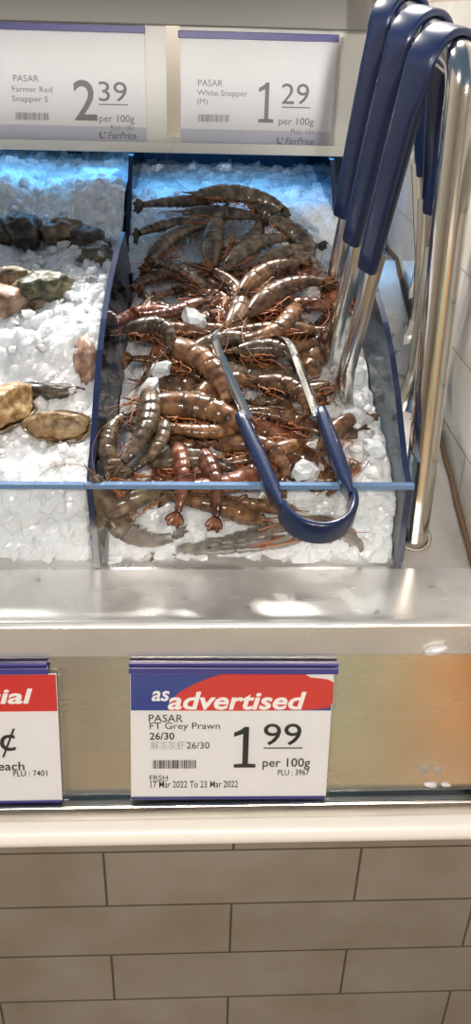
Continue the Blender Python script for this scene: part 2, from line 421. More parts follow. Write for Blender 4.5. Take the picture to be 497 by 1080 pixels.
def ice_bed(name, x0f, x1f, hf, label, seed, y1=1.5, yf=.7165):
    # profile: up the inside of the front wall, then back over the top
    step = .0026
    s_front = np.arange(0, 1.0001, step/.08); ys = np.arange(yf, y1, step)
    nx = int((x1f(.8)-x0f(.8))/step)
    rows = []
    for q in s_front[:-1]: rows.append((yf, q))
    for y in ys: rows.append((y, None))
    tx = np.linspace(0, 1, nx); Yg = np.array([[r[0]]*nx for r in rows]); Xg = np.array([x0f(r[0])+(x1f(r[0])-x0f(r[0]))*tx for r in rows])
    S = np.array([[(r[1] if r[1] is not None else 1.0)]*nx for r in rows])
    par = np.cumsum([0]+[step if (r[1] is not None) else step for r in rows[1:]]); Pg = np.repeat(par[:, None], nx, 1)
    n1 = cellnoise(Xg, Pg, .017, seed, .0022, .22) + cellnoise(Xg, Pg, .008, seed+1, .0006, .16)
    n2 = smoothn(Xg, Pg, 11, seed)*.010 + smoothn(Xg, Pg, 30, seed+3)*.004
    H = hf(Xg, Yg)
    isf = S < 1
    Zt = deckz(Yg) + H
    Z = np.where(isf, ZL+.002 + S*(deckz(yf)+H-ZL), Zt + n1 + n2)
    Yo = np.where(isf, Yg + np.clip(.004 - n1*1.2 - n2*.3, 0, .012) - (1-S)**2*max(0, yf-.716), Yg)
    edge = np.clip((Yg-yf)/.012, 0, 1); Z = np.where(isf, Z, Zt+(n1+n2)*(.35+.65*edge))
    vs = np.stack([Xg, Yo, Z], -1).reshape(-1, 3)
    R, Cn = Xg.shape
    fs = [(i*Cn+j, i*Cn+j+1, (i+1)*Cn+j+1, (i+1)*Cn+j) for i in range(R-1) for j in range(Cn-1)]
    mb = MB(); mb.v = vs.tolist(); mb.f = fs; mb.m = [0]*len(fs)
    o = mb.build(name, ICE, smooth=False)
    tag(o, label, 'ice', kind='stuff')
    return o, (lambda x, y: 0)
def hl(X, Y):      # left tray: a mound, low trough with the shells, bank at the back
    h = .088 + .004*np.sin(X*40)
    h = h - .012*np.exp(-((Y-.80)/.05)**2)*np.exp(-((X+.16)/.05)**2)
    h = h + .016*np.exp(-((Y-.90)/.05)**2)
    h = h - .018*np.exp(-((Y-1.12)/.06)**2)
    h = h + .0*Y
    h = h + .010*np.clip((Y-1.2)/.2, 0, 1)
    return h
def hr(X, Y):
    h = .056 + .014*np.clip((Y-1.05)/.12, 0, 1) + .02*np.exp(-((X-.178)/.022)**2)*np.exp(-((Y-.80)/.07)**2)
    h = h - .022*np.exp(-((X+.09)/.018)**2)*np.clip((1.08-Y)/.1, 0, 1)
    return h + .012*np.clip((Y-1.2)/.2, 0, 1)
ice_bed('crushed_ice', lambda y: -.40, lambda y: side_x(min(y, 1.08), -1)-.004, hl, 'white crushed ice bed under the oysters and abalone in the left tray', 3)
ice_bed('crushed_ice', lambda y: side_x(min(y, 1.08), -1)+(.012 if y < 1.08 else .004), lambda y: side_x(min(y, 1.08), 1)-.004, hr, 'crushed ice bed under the prawns, blue at the back', 9, yf=.732)

def rock(size, seed, sub=2, sharp=.35, flat=1.0):
    import bmesh
    bm = bmesh.new(); bmesh.ops.create_icosphere(bm, subdivisions=sub, radius=1)
    for v in bm.verts:
        p = v.co.copy(); k = 1+sharp*noise.noise(p*1.3+Vector((seed*7.3, seed, 3)))+sharp*.5*noise.noise(p*3+Vector((seed, 9, 1)))
        v.co = Vector((p.x*size[0]*k, p.y*size[1]*k, p.z*size[2]*k*flat))
    vs = [v.co.copy() for v in bm.verts]; fs = [tuple(v.index for v in f.verts) for f in bm.faces]; bm.free()
    return vs, fs
def lump_mesh(mb, c, r, seed, sub=1):
    vs, fs = rock((r*random.uniform(.8, 1.3), r*random.uniform(.7, 1.1), r*random.uniform(.5, .9)), seed, sub, .5)
    q = Matrix.Rotation(random.random()*6.28, 3, 'Z') @ Matrix.Rotation(random.random()*3, 3, 'X')
    mb.add([q @ v + Vector(c) for v in vs], fs)
# loose chips scattered over both beds, too many to count
mb = MB()
for i in range(230):
    y = .73+.55*random.random()**1.2; x = random.uniform(-.30, side_x(min(y, 1.08), -1)-.012)
    h = float(hl(np.array(x), np.array(y)))+smoothn(np.array([x]), np.array([y-.7165+.08]), 11, 3)[0]*.008
    lump_mesh(mb, (x, y, deckz(y)+h+random.uniform(-.002, .004)), random.uniform(.003, .0095), i)
tag(mb.build('ice_chips', ICE), 'loose ice chips scattered over the left bed of white ice', 'ice', kind='stuff')
mb = MB()
for i in range(120):
    y = .725+.5*random.random(); x = random.uniform(side_x(min(y, 1.08), -1)+.02, side_x(min(y, 1.08), 1)-.012)
    if random.random() < .3: x = random.uniform(.150, .190); y = random.uniform(.73, .92)
    h = float(hr(np.array(x), np.array(y)))
    lump_mesh(mb, (x, y, deckz(y)+h+random.uniform(0, .012)), random.uniform(.003, .0085), 1000+i)
tag(mb.build('ice_chips', ICE), 'loose ice chips between the prawns and along the right tray wall', 'ice', kind='stuff')

# single pieces of ice one can point at
def ice_piece(u, v, h, r, label, seed, pt=None):
    p = deck(u, v, h) if pt is None else pt
    mb = MB(); vs, fs = rock((r, r*.75, r*.6), seed, 2, .55); mb.add(vs, fs)
    o = mb.build('ice_piece', ICE_LUMP); o.location = p; o.rotation_euler = (.2, .3, seed); tag(o, label, 'ice')
    return o
ice_piece(171, 390, .098, .0125, 'clear ice piece lying on the prawns beside the left prong of the tongs', 3)
ice_piece(157, 411, .096, .014, 'clear ice piece just below left of another, above the long curved brown prawn', 4)
ice_piece(205, 337, .10, .016, 'white ice piece among the orange feelers at the upper left of the pile', 5)
ice_piece(370, 395, .085, .02, 'white ice lump under the tips of the hanging tongs', 6)
ice_piece(380, 440, .08, .018, 'white ice lump at the right tray wall below the hanging tongs', 7)
ice_piece(395, 475, .075, .016, 'white ice lump in the front right corner of the prawn tray', 8)
ice_piece(322, 497, .078, .017, 'white ice lump between the arms of the lying tongs', 9)

# ================================================================== PRAWNS
def prawn_curve(bend, n=72):
    pts = []; x = y = 0; a = 0; ss = np.linspace(0, 1, n); ds = 1/(n-1)
    tang = []
    for s in ss:
        k = 0 if s < .34 else bend*1.0/.62*(1+.25*math.sin((s-.34)*4))
        tang.append(a); pts.append((x, y)); x += math.cos(a)*ds; y += -math.sin(a)*ds; a += k*ds
    P = np.array(pts); chord = P[-1]-P[0]; th = math.atan2(chord[1], chord[0]); Lc = np.linalg.norm(chord)
    c, s_ = math.cos(-th), math.sin(-th); Rm = np.array([[c, -s_], [s_, c]])
    P = (P-(P[0]+P[-1])/2) @ Rm.T; tang = np.array([-t-th for t in tang])
    return ss, P, tang, Lc
EDG = [.36, .465, .56, .65, .735, .82, .90]            # ring borders along the body
def make_prawn(bend, seed, shell):
    """local frame: head at -X, tail at +X, back bulges to +Y, Z is the flank; unit length 1"""
    ss, P, tang, Lc = prawn_curve(R_(bend)); rr = random.Random(seed); K = 18
    parts = {}
    mb = MB(); uv = []
    path = []; fr = []; sec = []
    def prof(s):
        if s < .10: hh = .012+.055*(s/.10)**.8
        elif s < .36: hh = .067+.036*math.sin((s-.10)/.26*math.pi*.62)
        else: hh = .098*(1-.62*((s-.36)/.64)**1.35)
        return hh*2.05
    for i, s in enumerate(ss):
        if s < .02 or s > .965: continue
        hh = prof(s); ww = hh*.78; b = .25
        if s >= .36:
            k = max(j for j in range(len(EDG)) if EDG[j] <= s); e1 = EDG[k+1] if k+1 < len(EDG) else .98
            f = (s-EDG[k])/(e1-EDG[k]); g = 1+.10*f-.03 - (.06 if f < .12 else 0); hh *= g; ww *= g; b = f
        else: b = .3+.5*(s/.36)**6
        t = Vector((math.cos(tang[i]), math.sin(tang[i]), 0)); nrm = Vector((-t.y, t.x, 0))
        path.append(Vector((P[i][0], P[i][1], 0))+nrm*0); fr.append((nrm, Vector((0, 0, 1))))
        sc = []
        for j in range(K):
            a = 2*math.pi*j/K; cy = math.cos(a); cz = math.sin(a)
            top = hh*.55 if cy > 0 else hh*.45*(1.15 if .36 < s < .8 else 1)
            pinch = 1-.28*max(0, -cy)**2                     # narrows to the belly
            sc.append((cy*top, cz*ww*.5*pinch)); uv.append((s, b))
        sec.append(sc)
    mb.sweep(path, fr, sec); mb.uv = uv
    # rostrum: a toothed spike, same body
    o = len(mb.v); q = P[0]; t = Vector((math.cos(tang[0]), math.sin(tang[0]), 0)); nr = Vector((-t.y, t.x, 0)); b0 = Vector((q[0], q[1], 0))
    spike = [b0+t*.12+nr*.066, b0+t*.05+nr*.058, b0-t*.03+nr*.042, b0-t*.11+nr*.050, b0-t*.03+nr*.026, b0+t*.06+nr*.010]
    z_ = Vector((0, 0, .006)); n_ = len(spike)
    mb.add([p-z_ for p in spike]+[p+z_ for p in spike], [tuple(range(n_)), tuple(range(2*n_-1, n_-1, -1))]+[(i, n_+i, n_+(i+1) % n_, (i+1) % n_) for i in range(n_)])
    mb.uv += [(0, .3)]*(2*n_)
    parts['body'] = (mb, shell, True)
    # tail fan: telson and four paddles
    e = Vector((P[-3][0], P[-3][1], 0)); t = Vector((math.cos(tang[-1]), math.sin(tang[-1]), 0)); nr = Vector((-t.y, t.x, 0))
    mb = MB(); mb.uv = []
    for ang, ln, wd in ((0, .13, .024), (22, .15, .034), (-22, .15, .034), (46, .135, .036), (-46, .135, .036)):
        a = R_(ang); dz = math.sin(a); dirv = (t*math.cos(a)+Vector((0, 0, 1))*dz).normalized(); side = (Vector((0, 0, 1))*math.cos(a)-t*dz).normalized()
        pts = []
        for q in range(8):
            f = q/7; pts.append((f, wd*math.sin(math.pi*min(.98, .12+f*.82))**.6))
        vs = []
        for f, wq in pts:
            c = e+dirv*(f*ln-.01)+nr*(-.02*f*f+.004*abs(ang)/46)
            vs += [c-side*wq-nr*.003, c+nr*.006, c+side*wq-nr*.003, c-nr*.005]
        fs = []
        for q in range(7):
            for j in range(4): fs.append((q*4+j, q*4+(j+1) % 4, q*4+4+(j+1) % 4, q*4+4+j))
        fs += [(3, 2, 1, 0), (28, 29, 30, 31)]
        mb.add(vs, fs); mb.uv += [(.95, .3+.6*f) for f, _ in pts for _ in range(4)]
    parts['tail_fan'] = (mb, shell, True)
    # legs
    t0 = Vector((math.cos(tang[10]), math.sin(tang[10]), 0)); nr = Vector((-t0.y, t0.x, 0))
    for side in (-1, 1):
        for k in range(4):
            s = .12+.065*k; i = int(s*71); b0 = Vector((P[i][0], P[i][1], side*.02))-nr*prof(s)*.42
            l1 = rr.uniform(.06, .09); sw = rr.uniform(.1, 1.3)
            p1 = b0-nr*l1*.6+t0*(sw*.05-.02)+Vector((0, 0, side*rr.uniform(.01, .05)))
            p2 = p1-nr*l1*.45*rr.uniform(.2, 1)+t0*(sw*.12)+Vector((0, 0, side*rr.uniform(-.02, .04)))
            p3 = p2+t0*rr.uniform(-.06, .08)-nr*.03
            mb = MB(); mb.tube(fillet([b0, p1, p2, p3], .015, 3), [.0085]+[.0065]*8+[.003]*20 if False else .0062, 5)
            parts['walking_leg%d%d' % (side, k)] = (mb, LEG_M, True)
    # swimmerets: paddles below the abdomen
    mb = MB(); mb.uv = None
    for k in range(4):
        s = .44+.09*k; i = int(s*71); t1 = Vector((math.cos(tang[i]), math.sin(tang[i]), 0)); n1 = Vector((-t1.y, t1.x, 0))
        for side in (-1, 1):
            b0 = Vector((P[i][0], P[i][1], side*.014))-n1*prof(s)*.42
            mb.tube([b0+n1*.02, b0-n1*.012+t1*.016+Vector((0, 0, side*.008)), b0-n1*.026+t1*.04+Vector((0, 0, side*.012))], [.010, .012, .004], 5)
    mb.uv = [(.5, .3)]*len(mb.v); parts['swimmerets'] = (mb, shell, True)
    # feelers
    b0 = Vector((P[2][0], P[2][1], 0))
    for side in (-1, 1):
        p = b0+Vector((0, 0, side*.012)); d = (-t0*1+nr*rr.uniform(-.3, .5)+Vector((0, 0, side*.25))).normalized(); pts = [p]
        cv = rr.uniform(-1.6, 1.6)
        for q in range(16):
            d = (Matrix.Rotation(R_(cv*7+rr.uniform(-4, 4)), 3, 'Z') @ d); d.z = max(-.25, min(.35, d.z)); d.normalize(); p = p+d*.045; pts.append(p)
        mb = MB(); mb.tube(pts, [.0036-.0026*q/16 for q in range(17)], 4)
        parts['feeler%d' % side] = (mb, FEELER, True)
    for side in (-1, 1):
        i = 6; c = Vector((P[i][0], P[i][1], side*.045))+nr*.022
        mb = MB(); vs, fs = rock((.014, .014, .014), 1, 2, 0); mb.add([v+c for v in vs], fs)
        mb.tube([c-Vector((0, 0, side*.02))+t0*.005, c], .006, 5)
        parts['eye%d' % side] = (mb, EYE, True)
    meshes = []
    for k, (m, mt, sm) in parts.items():
        nm = k.rstrip('-0123456789')
        o = m.build(nm, mt, None, smooth=sm, sharp=50 if nm == 'body' else None)
        meshes.append((nm, o.data)); bpy.data.objects.remove(o)
    return meshes, Lc
VAR = {}
for bend in (15, 45, 80, 115, 150):
    for cn, sh_ in (('b', P_BROWN), ('g', P_GREY), ('r', P_RED)):
        VAR[bend, cn] = make_prawn(bend, bend*3+ord(cn), sh_)
def prawn(ph, pt, bend, cn, flip, roll, label, group=None, scale=None, lite=False, grow=1.12):
    """ph, pt: head and tail points; flip +1 turns the back away from the shopper"""
    meshes, Lc = VAR[bend, cn]
    X = (pt-ph); d = X.length; X.normalize()
    Z = (DN-X*DN.dot(X)).normalized(); Y = Z.cross(X)
    if (Y.y < 0) == (flip > 0): Y = -Y; Z = -Z
    q = Matrix.Rotation(R_(roll), 3, X)
    Y = q @ Y; Z = q @ Z
    sc = d/Lc if scale is None else scale
    sc = max(.09, min(.19, sc*grow))
    m = Matrix((X, Y, Z)).transposed().to_4x4() @ Matrix.Diagonal((sc, sc, sc, 1)); m.translation = (ph+pt)/2
    r = bpy.data.objects.new('prawn', None); COL.objects.link(r); r.empty_display_size = .02; r.matrix_world = m
    tag(r, label, 'prawn', group)
    for nm, me in meshes:
        if lite and nm in ('eye', 'swimmerets', 'walking_leg'): continue
        o = bpy.data.objects.new(nm, me); COL.objects.link(o); o.parent = r
    return r
# (head px, tail px, height, bend, colour, flip, roll, label)
HERO = [
 ((150,428),(262,463),.094, 45,'b', 1, 15,'long curved brown prawn, head left, lying just above the front wall rim'),
 ((172,362),(234,424),.098, 45,'b', 1, 20,'brown prawn lying diagonally beside the left prong of the lying tongs'),
 ((131,352),(168,372),.100,115,'g', 1, 25,'curled grey prawn against the left wall of the tray'),
 ((180,330),(128,345),.094, 80,'r', 1, 10,'orange headed prawn at the left wall, above the curled grey one'),
 ((154,410),(128,486),.094, 45,'g',-1, 30,'grey prawn standing along the left wall, tail down to the rim'),
 ((172,440),(140,492),.088, 45,'g',-1, 20,'glossy grey prawn next to the left wall, right of another like it'),
 ((183,468),(186,540),.074, 45,'r', 1, 60,'reddish prawn seen partly through the front wall, left of its twin'),
 ((206,474),(226,545),.072, 45,'r', 1, 60,'reddish prawn with dark rings crossing the rim below the long brown prawn'),
 ((226,472),(296,505),.080, 80,'b', 1, 20,'brown prawn curving along the rim left of the tong bend'),
 ((264,334),(340,300),.105, 45,'b', 1, 10,'large brown prawn at the upper right, close to the hanging tongs'),
 ((255,312),(316,280),.100, 45,'b', 1, 10,'brown prawn behind the large one at the upper right'),
 ((238,345),(222,288),.100, 80,'b', 1, 15,'curled brown prawn with orange legs in the upper middle of the pile'),
 ((205,318),(160,328),.095, 45,'r',-1, 10,'reddish prawn with raised feelers at the upper left of the pile'),
 ((330,348),(238,352),.100, 15,'b', 1, 10,'straight brown prawn lying level between the tong tips'),
 ((248,372),(312,392),.102, 80,'g', 1, 15,'translucent grey prawn curled between the two tong prongs'),
 ((268,402),(318,440),.098, 80,'b', 1, 15,'pale brown prawn between the tong arms, below the grey curled one'),
 ((192,420),(252,440),.090, 15,'g', 1, 10,'grey prawn tucked behind the long curved brown prawn'),
 ((206,352),(156,352),.095, 45,'b', 1, 10,'brown prawn lying above the ice piece at the left of the pile'),
 ((340,480),(388,442),.082, 45,'b', 1, 20,'brown prawn at the right of the lying tongs'),
 ((300,470),(255,482),.082, 15,'b',-1, 10,'brown prawn under the left handle of the lying tongs'),
 ((322,452),(276,440),.088, 45,'b', 1, 10,'brown prawn between the blue handles of the lying tongs'),
 ((210,372),(262,364),.098, 45,'g', 1, 20,'grey brown prawn at the tip of the left tong prong'),
 ((310,322),(250,356),.096, 80,'b',-1, 20,'brown prawn in front of the large upper right prawn'),
 ((200,395),(150,382),.086, 45,'b', 1, 20,'dark brown prawn under the clear ice piece'),
 ((268,352),(195,345),.092, 15,'b', 1, 20,'brown prawn in the upper middle lying across the pile'),
 ((117,500),(136,440),.080, 45,'g', 1, 30,'dark grey prawn nearest the left front corner, on top of the rim'),
 ((240,452),(180,446),.088, 45,'b',-1, 20,'brown prawn under the long curved brown prawn'),
 ((160,490),(246,500),.078, 45,'g', 1, 20,'grey brown prawn lying along the rim behind the two reddish ones'),
]
for a, b, h, bend, c, fl, ro, lab in HERO:
    prawn(deck(*a, h), deck(*b, h), bend, c, fl, ro, lab)
BACK = [
 ((222,212),(158,216),.088, 15, 1,'dark prawn at the back pointing its tail at the left tray wall'),
 ((214,208),(290,222),.100, 45, 1,'dark arched prawn topmost at the back of the tray'),
 ((222,236),(155,246),.090, 45, 1,'dark prawn at the back left, second row of the heap'),
 ((164,274),(214,244),.086, 45, 1,'dark prawn at the back left, lowest at the left wall'),
 ((226,276),(236,226),.092, 15, 1,'dark prawn at the back with its head on the bare ice patch'),
 ((238,266),(268,232),.090, 45,-1,'dark prawn hanging over the bare ice patch, right side'),
 ((262,212),(304,244),.094, 15, 1,'dark prawn at the back right, sloping down to the right'),
 ((286,234),(322,270),.094, 45, 1,'dark prawn at the back right against the right side'),
 ((244,282),(300,256),.090, 45, 1,'dark prawn just right of the bare ice patch'),
 ((212,300),(168,280),.088, 45, 1,'dark prawn in front of the bare ice patch, where the shade ends'),
 ((200,226),(268,230),.092, 15, 1,'dark prawn in the middle of the back heap'),
 ((306,268),(336,300),.090, 45, 1,'dark prawn at the right edge where the shade ends'),
 ((284,274),(326,262),.094, 15, 1,'dark straight prawn above the two brown ones at the upper right'),
]
for a, b, h, bend, fl, lab in BACK:
    prawn(deck(*a, h), deck(*b, h), bend, 'g', fl, 10, lab, grow=1.3)
GLASS = [
 ((112,508),(176,556),.050, 80,'g',-1, 10,'fat curled grey prawn pressed against the front wall at its left end', .716),
 ((320,560),(196,579),.030, 15,'g', 1, 10,'long grey prawn lying on ice behind the front wall, tail to the left', .722),
 ((330,555),(372,582),.030, 45,'g', 1, 10,'grey prawn low behind the front wall under the tong bend', .722),
 ((300,535),(240,525),.050, 45,'b', 1, 10,'brown prawn behind the front wall just under the rim', .724),
 ((270,548),(188,528),.050, 45,'b',-1, 10,'brown prawn behind the front wall between the reddish tails and the tongs', .724),
 ((168,520),(112,560),.045, 80,'g',-1, 20,'grey prawn behind the front wall beside the left tray wall', .728),
]
for a, b, h, bend, c, fl, ro, lab, y in GLASS:
    p, q = aty(*a, y), aty(*b, y+.006)
    r = prawn(p, q, bend, c, fl, ro+52, lab, grow=1.35)
# the rest of the heap, mostly hidden under those on top
ZONES = [((.72, .82), (-.052, .16), 14, .060, 'brown prawn mostly hidden under others near the front wall', 'buried prawns near the front wall'),
         ((.82, .94), (-.048, .13), 18, .070, 'brown prawn mostly hidden under others in the middle of the heap', 'buried prawns in the middle'),
         ((.94, 1.06), (-.045, .16), 15, .076, 'brown prawn mostly hidden under others at the upper part of the heap', 'buried prawns at the upper part')]
for (ya, yb_), (xa, xb), n, h, lab, grp in ZONES:
    for i in range(n):
        x = xa+(xb-xa)*((i+.5)/n); x = xa+(xb-xa)*((i*.618) % 1); y = random.uniform(ya, yb_); a = random.uniform(-.9, .9)+(math.pi if random.random() < .5 else 0)
        c = Vector((x, y, deckz(y)+h+random.uniform(-.006, .010))); d = Vector((math.cos(a), math.sin(a), SL*math.sin(a))).normalized()*.05
        if c.x-abs(d.x) < -.072 or c.x+abs(d.x) > .19: d.x *= .4
        if c.y-abs(d.y) < .735: c.y = .735+abs(d.y)
        prawn(c-d, c+d, random.choice((15, 45, 80)), random.choice('bbgr'), random.choice((1, -1)), random.uniform(-30, 30), lab, grp, lite=False)

# ================================================================== SHELLFISH ON THE LEFT ICE
def oyster(u, v, h, size, rz, m, label, seed, tilt=(0, 0), name='oyster'):
    p = deck(u, v, h); mb = MB()
    import bmesh
    bm = bmesh.new(); bmesh.ops.create_icosphere(bm, subdivisions=4, radius=1)
    for vv in bm.verts:
        q = vv.co; lay = math.sin(q.z*9+4*noise.noise(q*1.6+Vector((seed, 0, 0))))*.05
        k = 1+.30*noise.noise(q*1.4+Vector((seed*3.1, 1, 2)))+.16*noise.noise(q*4+Vector((seed, 5, 2)))+.10*noise.noise(q*9+Vector((seed, 2, 7)))+lay
        egg = 1-.25*q.x
        vv.co = Vector((q.x*size[0]*k, q.y*size[1]*k*egg, q.z*size[2]*k))
    mb.add([vv.co.copy() for vv in bm.verts], [tuple(x.index for x in f.verts) for f in bm.faces]); bm.free()
    o = mb.build(name, m, smooth=True); o.location = p; o.rotation_euler = (tilt[0]+.36, tilt[1], rz); tag(o, label, 'shellfish')
    return o
oyster(4, 247, .075, (.034, .024, .017), .2, OY_DARK, 'black oyster at the left edge on the far side of the white ice', 1)
oyster(27, 244, .078, (.030, .024, .020), 1.2, OY_DARK, 'black craggy oyster second from the left edge at the back', 2)
oyster(67, 243, .080, (.030, .020, .014), .1, OY_BROWN, 'brown oyster lying highest at the back of the left ice', 3)
oyster(93, 254, .076, (.028, .022, .016), -.5, OY_DARK, 'dark oyster at the back between the brown and the mossy one', 4)
oyster(101, 270, .082, (.026, .017, .013), -.2, OY_GREEN, 'mossy green oyster near the back end of the tray wall', 5)
oyster(106, 283, .080, (.013, .009, .008), 0, OY_BROWN, 'small brown shell just in front of the mossy oyster', 6)
oyster(47, 304, .100, (.030, .022, .017), .3, OY_GREEN, 'green crusted oyster on the white ice, alone in the middle', 7)
oyster(44, 319, .092, (.016, .011, .009), .5, OY_BROWN, 'small brown shell under the green crusted oyster', 8)
oyster(12, 292, .100, (.026, .011, .010), .1, OY_BROWN, 'rough brown shell at the left edge behind the pale oyster', 9)
oyster(5, 318, .100, (.026, .026, .015), .6, PINKSHELL, 'pale tan oyster cut by the left edge of the photo', 10)
o = oyster(92, 378, .096, (.013, .032, .018), .12, PINKSHELL, 'ribbed pinkish brown shell standing against the tray wall', 11)
oyster(52, 412, .088, (.034, .010, .008), -.1, OY_DARK, 'dark rough strip of shell behind the brown abalone', 12)

def abalone(u, v, h, a, b, rz, tilt, meat, label, seed):
    p = deck(u, v, h); t = empty('abalone', p, label, 'abalone'); t.rotation_euler = (tilt[0], tilt[1], rz)
    n = 40; K = 8; mb = MB(); vs = []; fs = []
    def rim(th): return 1+.06*math.sin(3*th+seed)+.04*noise.noise(Vector((math.cos(th)*2, math.sin(th)*2, seed)))
    for k in range(K+1):
        f = k/K
        for j in range(n):
            th = 2*math.pi*j/n; r = f*rim(th); vs.append((a*r*math.cos(th), b*r*math.sin(th), -.018+.018*f**2.2+.0012*math.sin(9*th)*f))
    for k in range(K+1):
        f = 1-k/K
        for j in range(n):
            th = 2*math.pi*j/n; r = f*rim(th)*.965; vs.append((a*r*math.cos(th), b*r*math.sin(th), -.014+.0155*f**2.2+.0012*math.sin(9*th)*f))
    T = 2*K+2
    for k in range(T-1):
        for j in range(n): fs.append((k*n+j, k*n+(j+1) % n, (k+1)*n+(j+1) % n, (k+1)*n+j))
    mb.add(vs, fs); s = mb.build('shell', AB_SHELL, t, smooth=True); s.matrix_parent_inverse.identity()
    mb = MB(); q, fq = rock((a*.80, b*.76, .013), seed, 4, .34)
    q = [Vector((v_.x, v_.y, v_.z*(1+.35*math.sin(v_.y/b*5+.6))+.001)) for v_ in q]
    mb.add(q, fq); s = mb.build('flesh', meat, t, smooth=True); s.matrix_parent_inverse.identity()
    mb = MB(); q, fq = rock((a*.5, b*.22, .007), seed+2, 3, .25); mb.add([v_+Vector((0, b*.12, .012)) for v_ in q], fq)
    s = mb.build('foot', meat, t, smooth=True); s.matrix_parent_inverse.identity()
    return t
abalone(6, 428, .094, .044, .027, .95, (.5, -.1), AB_MEAT, 'golden open abalone in its shell at the left edge', 2)
abalone(62, 450, .092, .036, .020, -.12, (.55, 0), AB_BROWN, 'brown abalone in its shell next to the tray wall', 5)

# ================================================================== RAIL FRAME AND TONGS
rail = empty('hanging_rail', (.228, .745, deckz(.745)), 'round steel rail standing on the right deck, with tongs hung over it', 'rail')
BX = .207
def bar(y): return Vector((BX, y, 1.419+.143*(y-.711)))
path = fillet([Vector((.228, .747, deckz(.747))), Vector((.2135, .747, 1.423)), Vector((BX, 1.255, 1.419+.143*.544))], .022, 8)
mb = MB(); mb.tube(path, .0150, 24); mb.build('rail_tube', CHROME, rail, smooth=True, sharp=60)
mb = MB()
for k in range(44):
    a = 2*math.pi*k/44
    c = Vector((.228, .747, deckz(.747)+.001))
    pa = c+Vector((0.0165*math.cos(a), .0165*math.sin(a), SL*.0165*math.sin(a))); vs, fs = rock((.0026, .0026, .0020), k, 1, .2); mb.add([v_+pa for v_ in vs], fs)
mb.build('weld', WELD, rail, smooth=True)

def rrect(wd, th, n=3, c=.45):
    """rounded outline, width along b, thickness along a"""
    r = min(wd, th)*c; out = []
    for cx, cy, a0 in ((th/2-r, wd/2-r, 0), (-th/2+r, wd/2-r, 90), (-th/2+r, -wd/2+r, 180), (th/2-r, -wd/2+r, 270)):
        for i in range(n+1):
            a = R_(a0+90*i/n); out.append((cx+r*math.cos(a), cy+r*math.sin(a)))
    return out
def channel(wd, dp, th, n=8):
    """C section: back at a=0, flanges pointing to -a"""
    out = []; ins = []
    for i in range(n+1):
        f = -1+2*i/n; x = -dp*abs(f)**3.0; out.append((x, f*wd/2)); ins.append((x-th if abs(f) < .8 else x, f*(wd/2-th)))
    return out + ins[::-1]
def tongs(top, e, wdir, tipL, tipR, hf, label, rad=.031, parts_right=True, roll=0):
    """top: crown of the bend; e: from left arm to right arm; wdir: width of the strip; hf: share of each arm in vinyl"""
    t = empty('tongs', top, label, 'tongs', None)
    down = ((tipL+tipR)/2-top).normalized(); e = (e-down*e.dot(down)).normalized()
    cen = top+down*rad
    sL, sR = cen-e*rad, cen+e*rad
    for side, (s0, tip) in enumerate(((sL, tipL), (sR, tipR))):
        out = -e if side == 0 else e
        d = (tip-s0); Ln = d.length; d.normalize()
        W = (wdir-d*wdir.dot(d)).normalized(); A = d.cross(W)
        if A.dot(out) < 0: A = -A
        W = d.cross(A)
        # vinyl grip
        pts, fr, sec = [], [], []
        for f, th, wd in ((-.03, .0064, .0283), (.06, .007, .0275), (.12, .0105, .0265), (.18, .0140, .026), (.5, .0150, .0255), (.9, .0130, .0235), (.985, .0125, .0225), (1, .010, .020)):
            pts.append(s0+d*(Ln*hf*f)); fr.append((A, W)); sec.append(rrect(wd, th))
        mb = MB(); mb.sweep(pts, fr, sec); mb.build('grip', BLUE_VINYL, t, smooth=True, sharp=50)
        # steel arm, widening into a scalloped tip
        pts, fr, sec = [], [], []
        nseg = 26
        for i in range(nseg+1):
            f = hf*.9+(1-hf*.9)*i/nseg; g = (f-hf)/(1-hf)
            wd = .0205; dp = .0100
            if g > .72:
                k = (g-.72)/.28; wd = .0205+.010*math.sin(k*math.pi*.62); dp = .0100+.003*k
                wd += .0016*math.sin(k*math.pi*7)
                if k > .9: wd *= .80
            bend = -.010*max(0, (g-.85)/.15)**2
            pts.append(s0+d*(Ln*f)+A*(bend)); fr.append((A, W)); sec.append(channel(wd, dp, .0012))
        mb = MB(); mb.sweep(pts, fr, sec); mb.build('steel_arm', TONG_STEEL, t, smooth=True, sharp=45)
    pts, fr, sec = [], [], []
    for i in range(21):
        a = math.pi*i/20; o = -e*math.cos(a)-down*math.sin(a)
        W = wdir-down*wdir.dot(down); W = (W-o*W.dot(o)); W = (wdir-o*wdir.dot(o)).normalized()
        tg = (e*math.sin(a)-down*math.cos(a)); W = (wdir-tg*wdir.dot(tg)); W = (W-o*W.dot(o)).normalized()
        pts.append(cen+o*rad); fr.append((o, W)); sec.append(rrect(.0285, .0066))
    mb = MB(); mb.sweep(pts, fr, sec); mb.build('bend', BLUE_VINYL, t, smooth=True, sharp=50)
    return t
E1 = Vector((.80, .60, 0)); W1 = Vector((-.60, .80, .1))
for yb_, tl, tr_, lab in (
    (.785, aty(350, 430, .845), aty(439, 432, .83), 'blue handled tongs hung nearest the end of the rail, biggest in view'),
    (.880, aty(336, 402, .93), aty(447, 360, .93), 'blue handled tongs hung in the middle of the rail'),
    (.985, aty(331, 374, 1.01), aty(452, 310, 1.02), 'blue handled tongs hung farthest back, next to the shelf sign')):
    tongs(bar(yb_)+Vector((0, 0, .0182)), E1, W1, tl, tr_, .52, lab)
# the pair lying over the front wall
top = Vector((.121, .652, 1.052))
tongs(top, Vector((1, .06, 0)), Vector((-.18, -.42, .9)), Vector((.012, .892, 1.150)), Vector((.108, .895, 1.150)), .50,
      'blue handled tongs lying open on the prawns with their bend over the front wall', rad=.034)

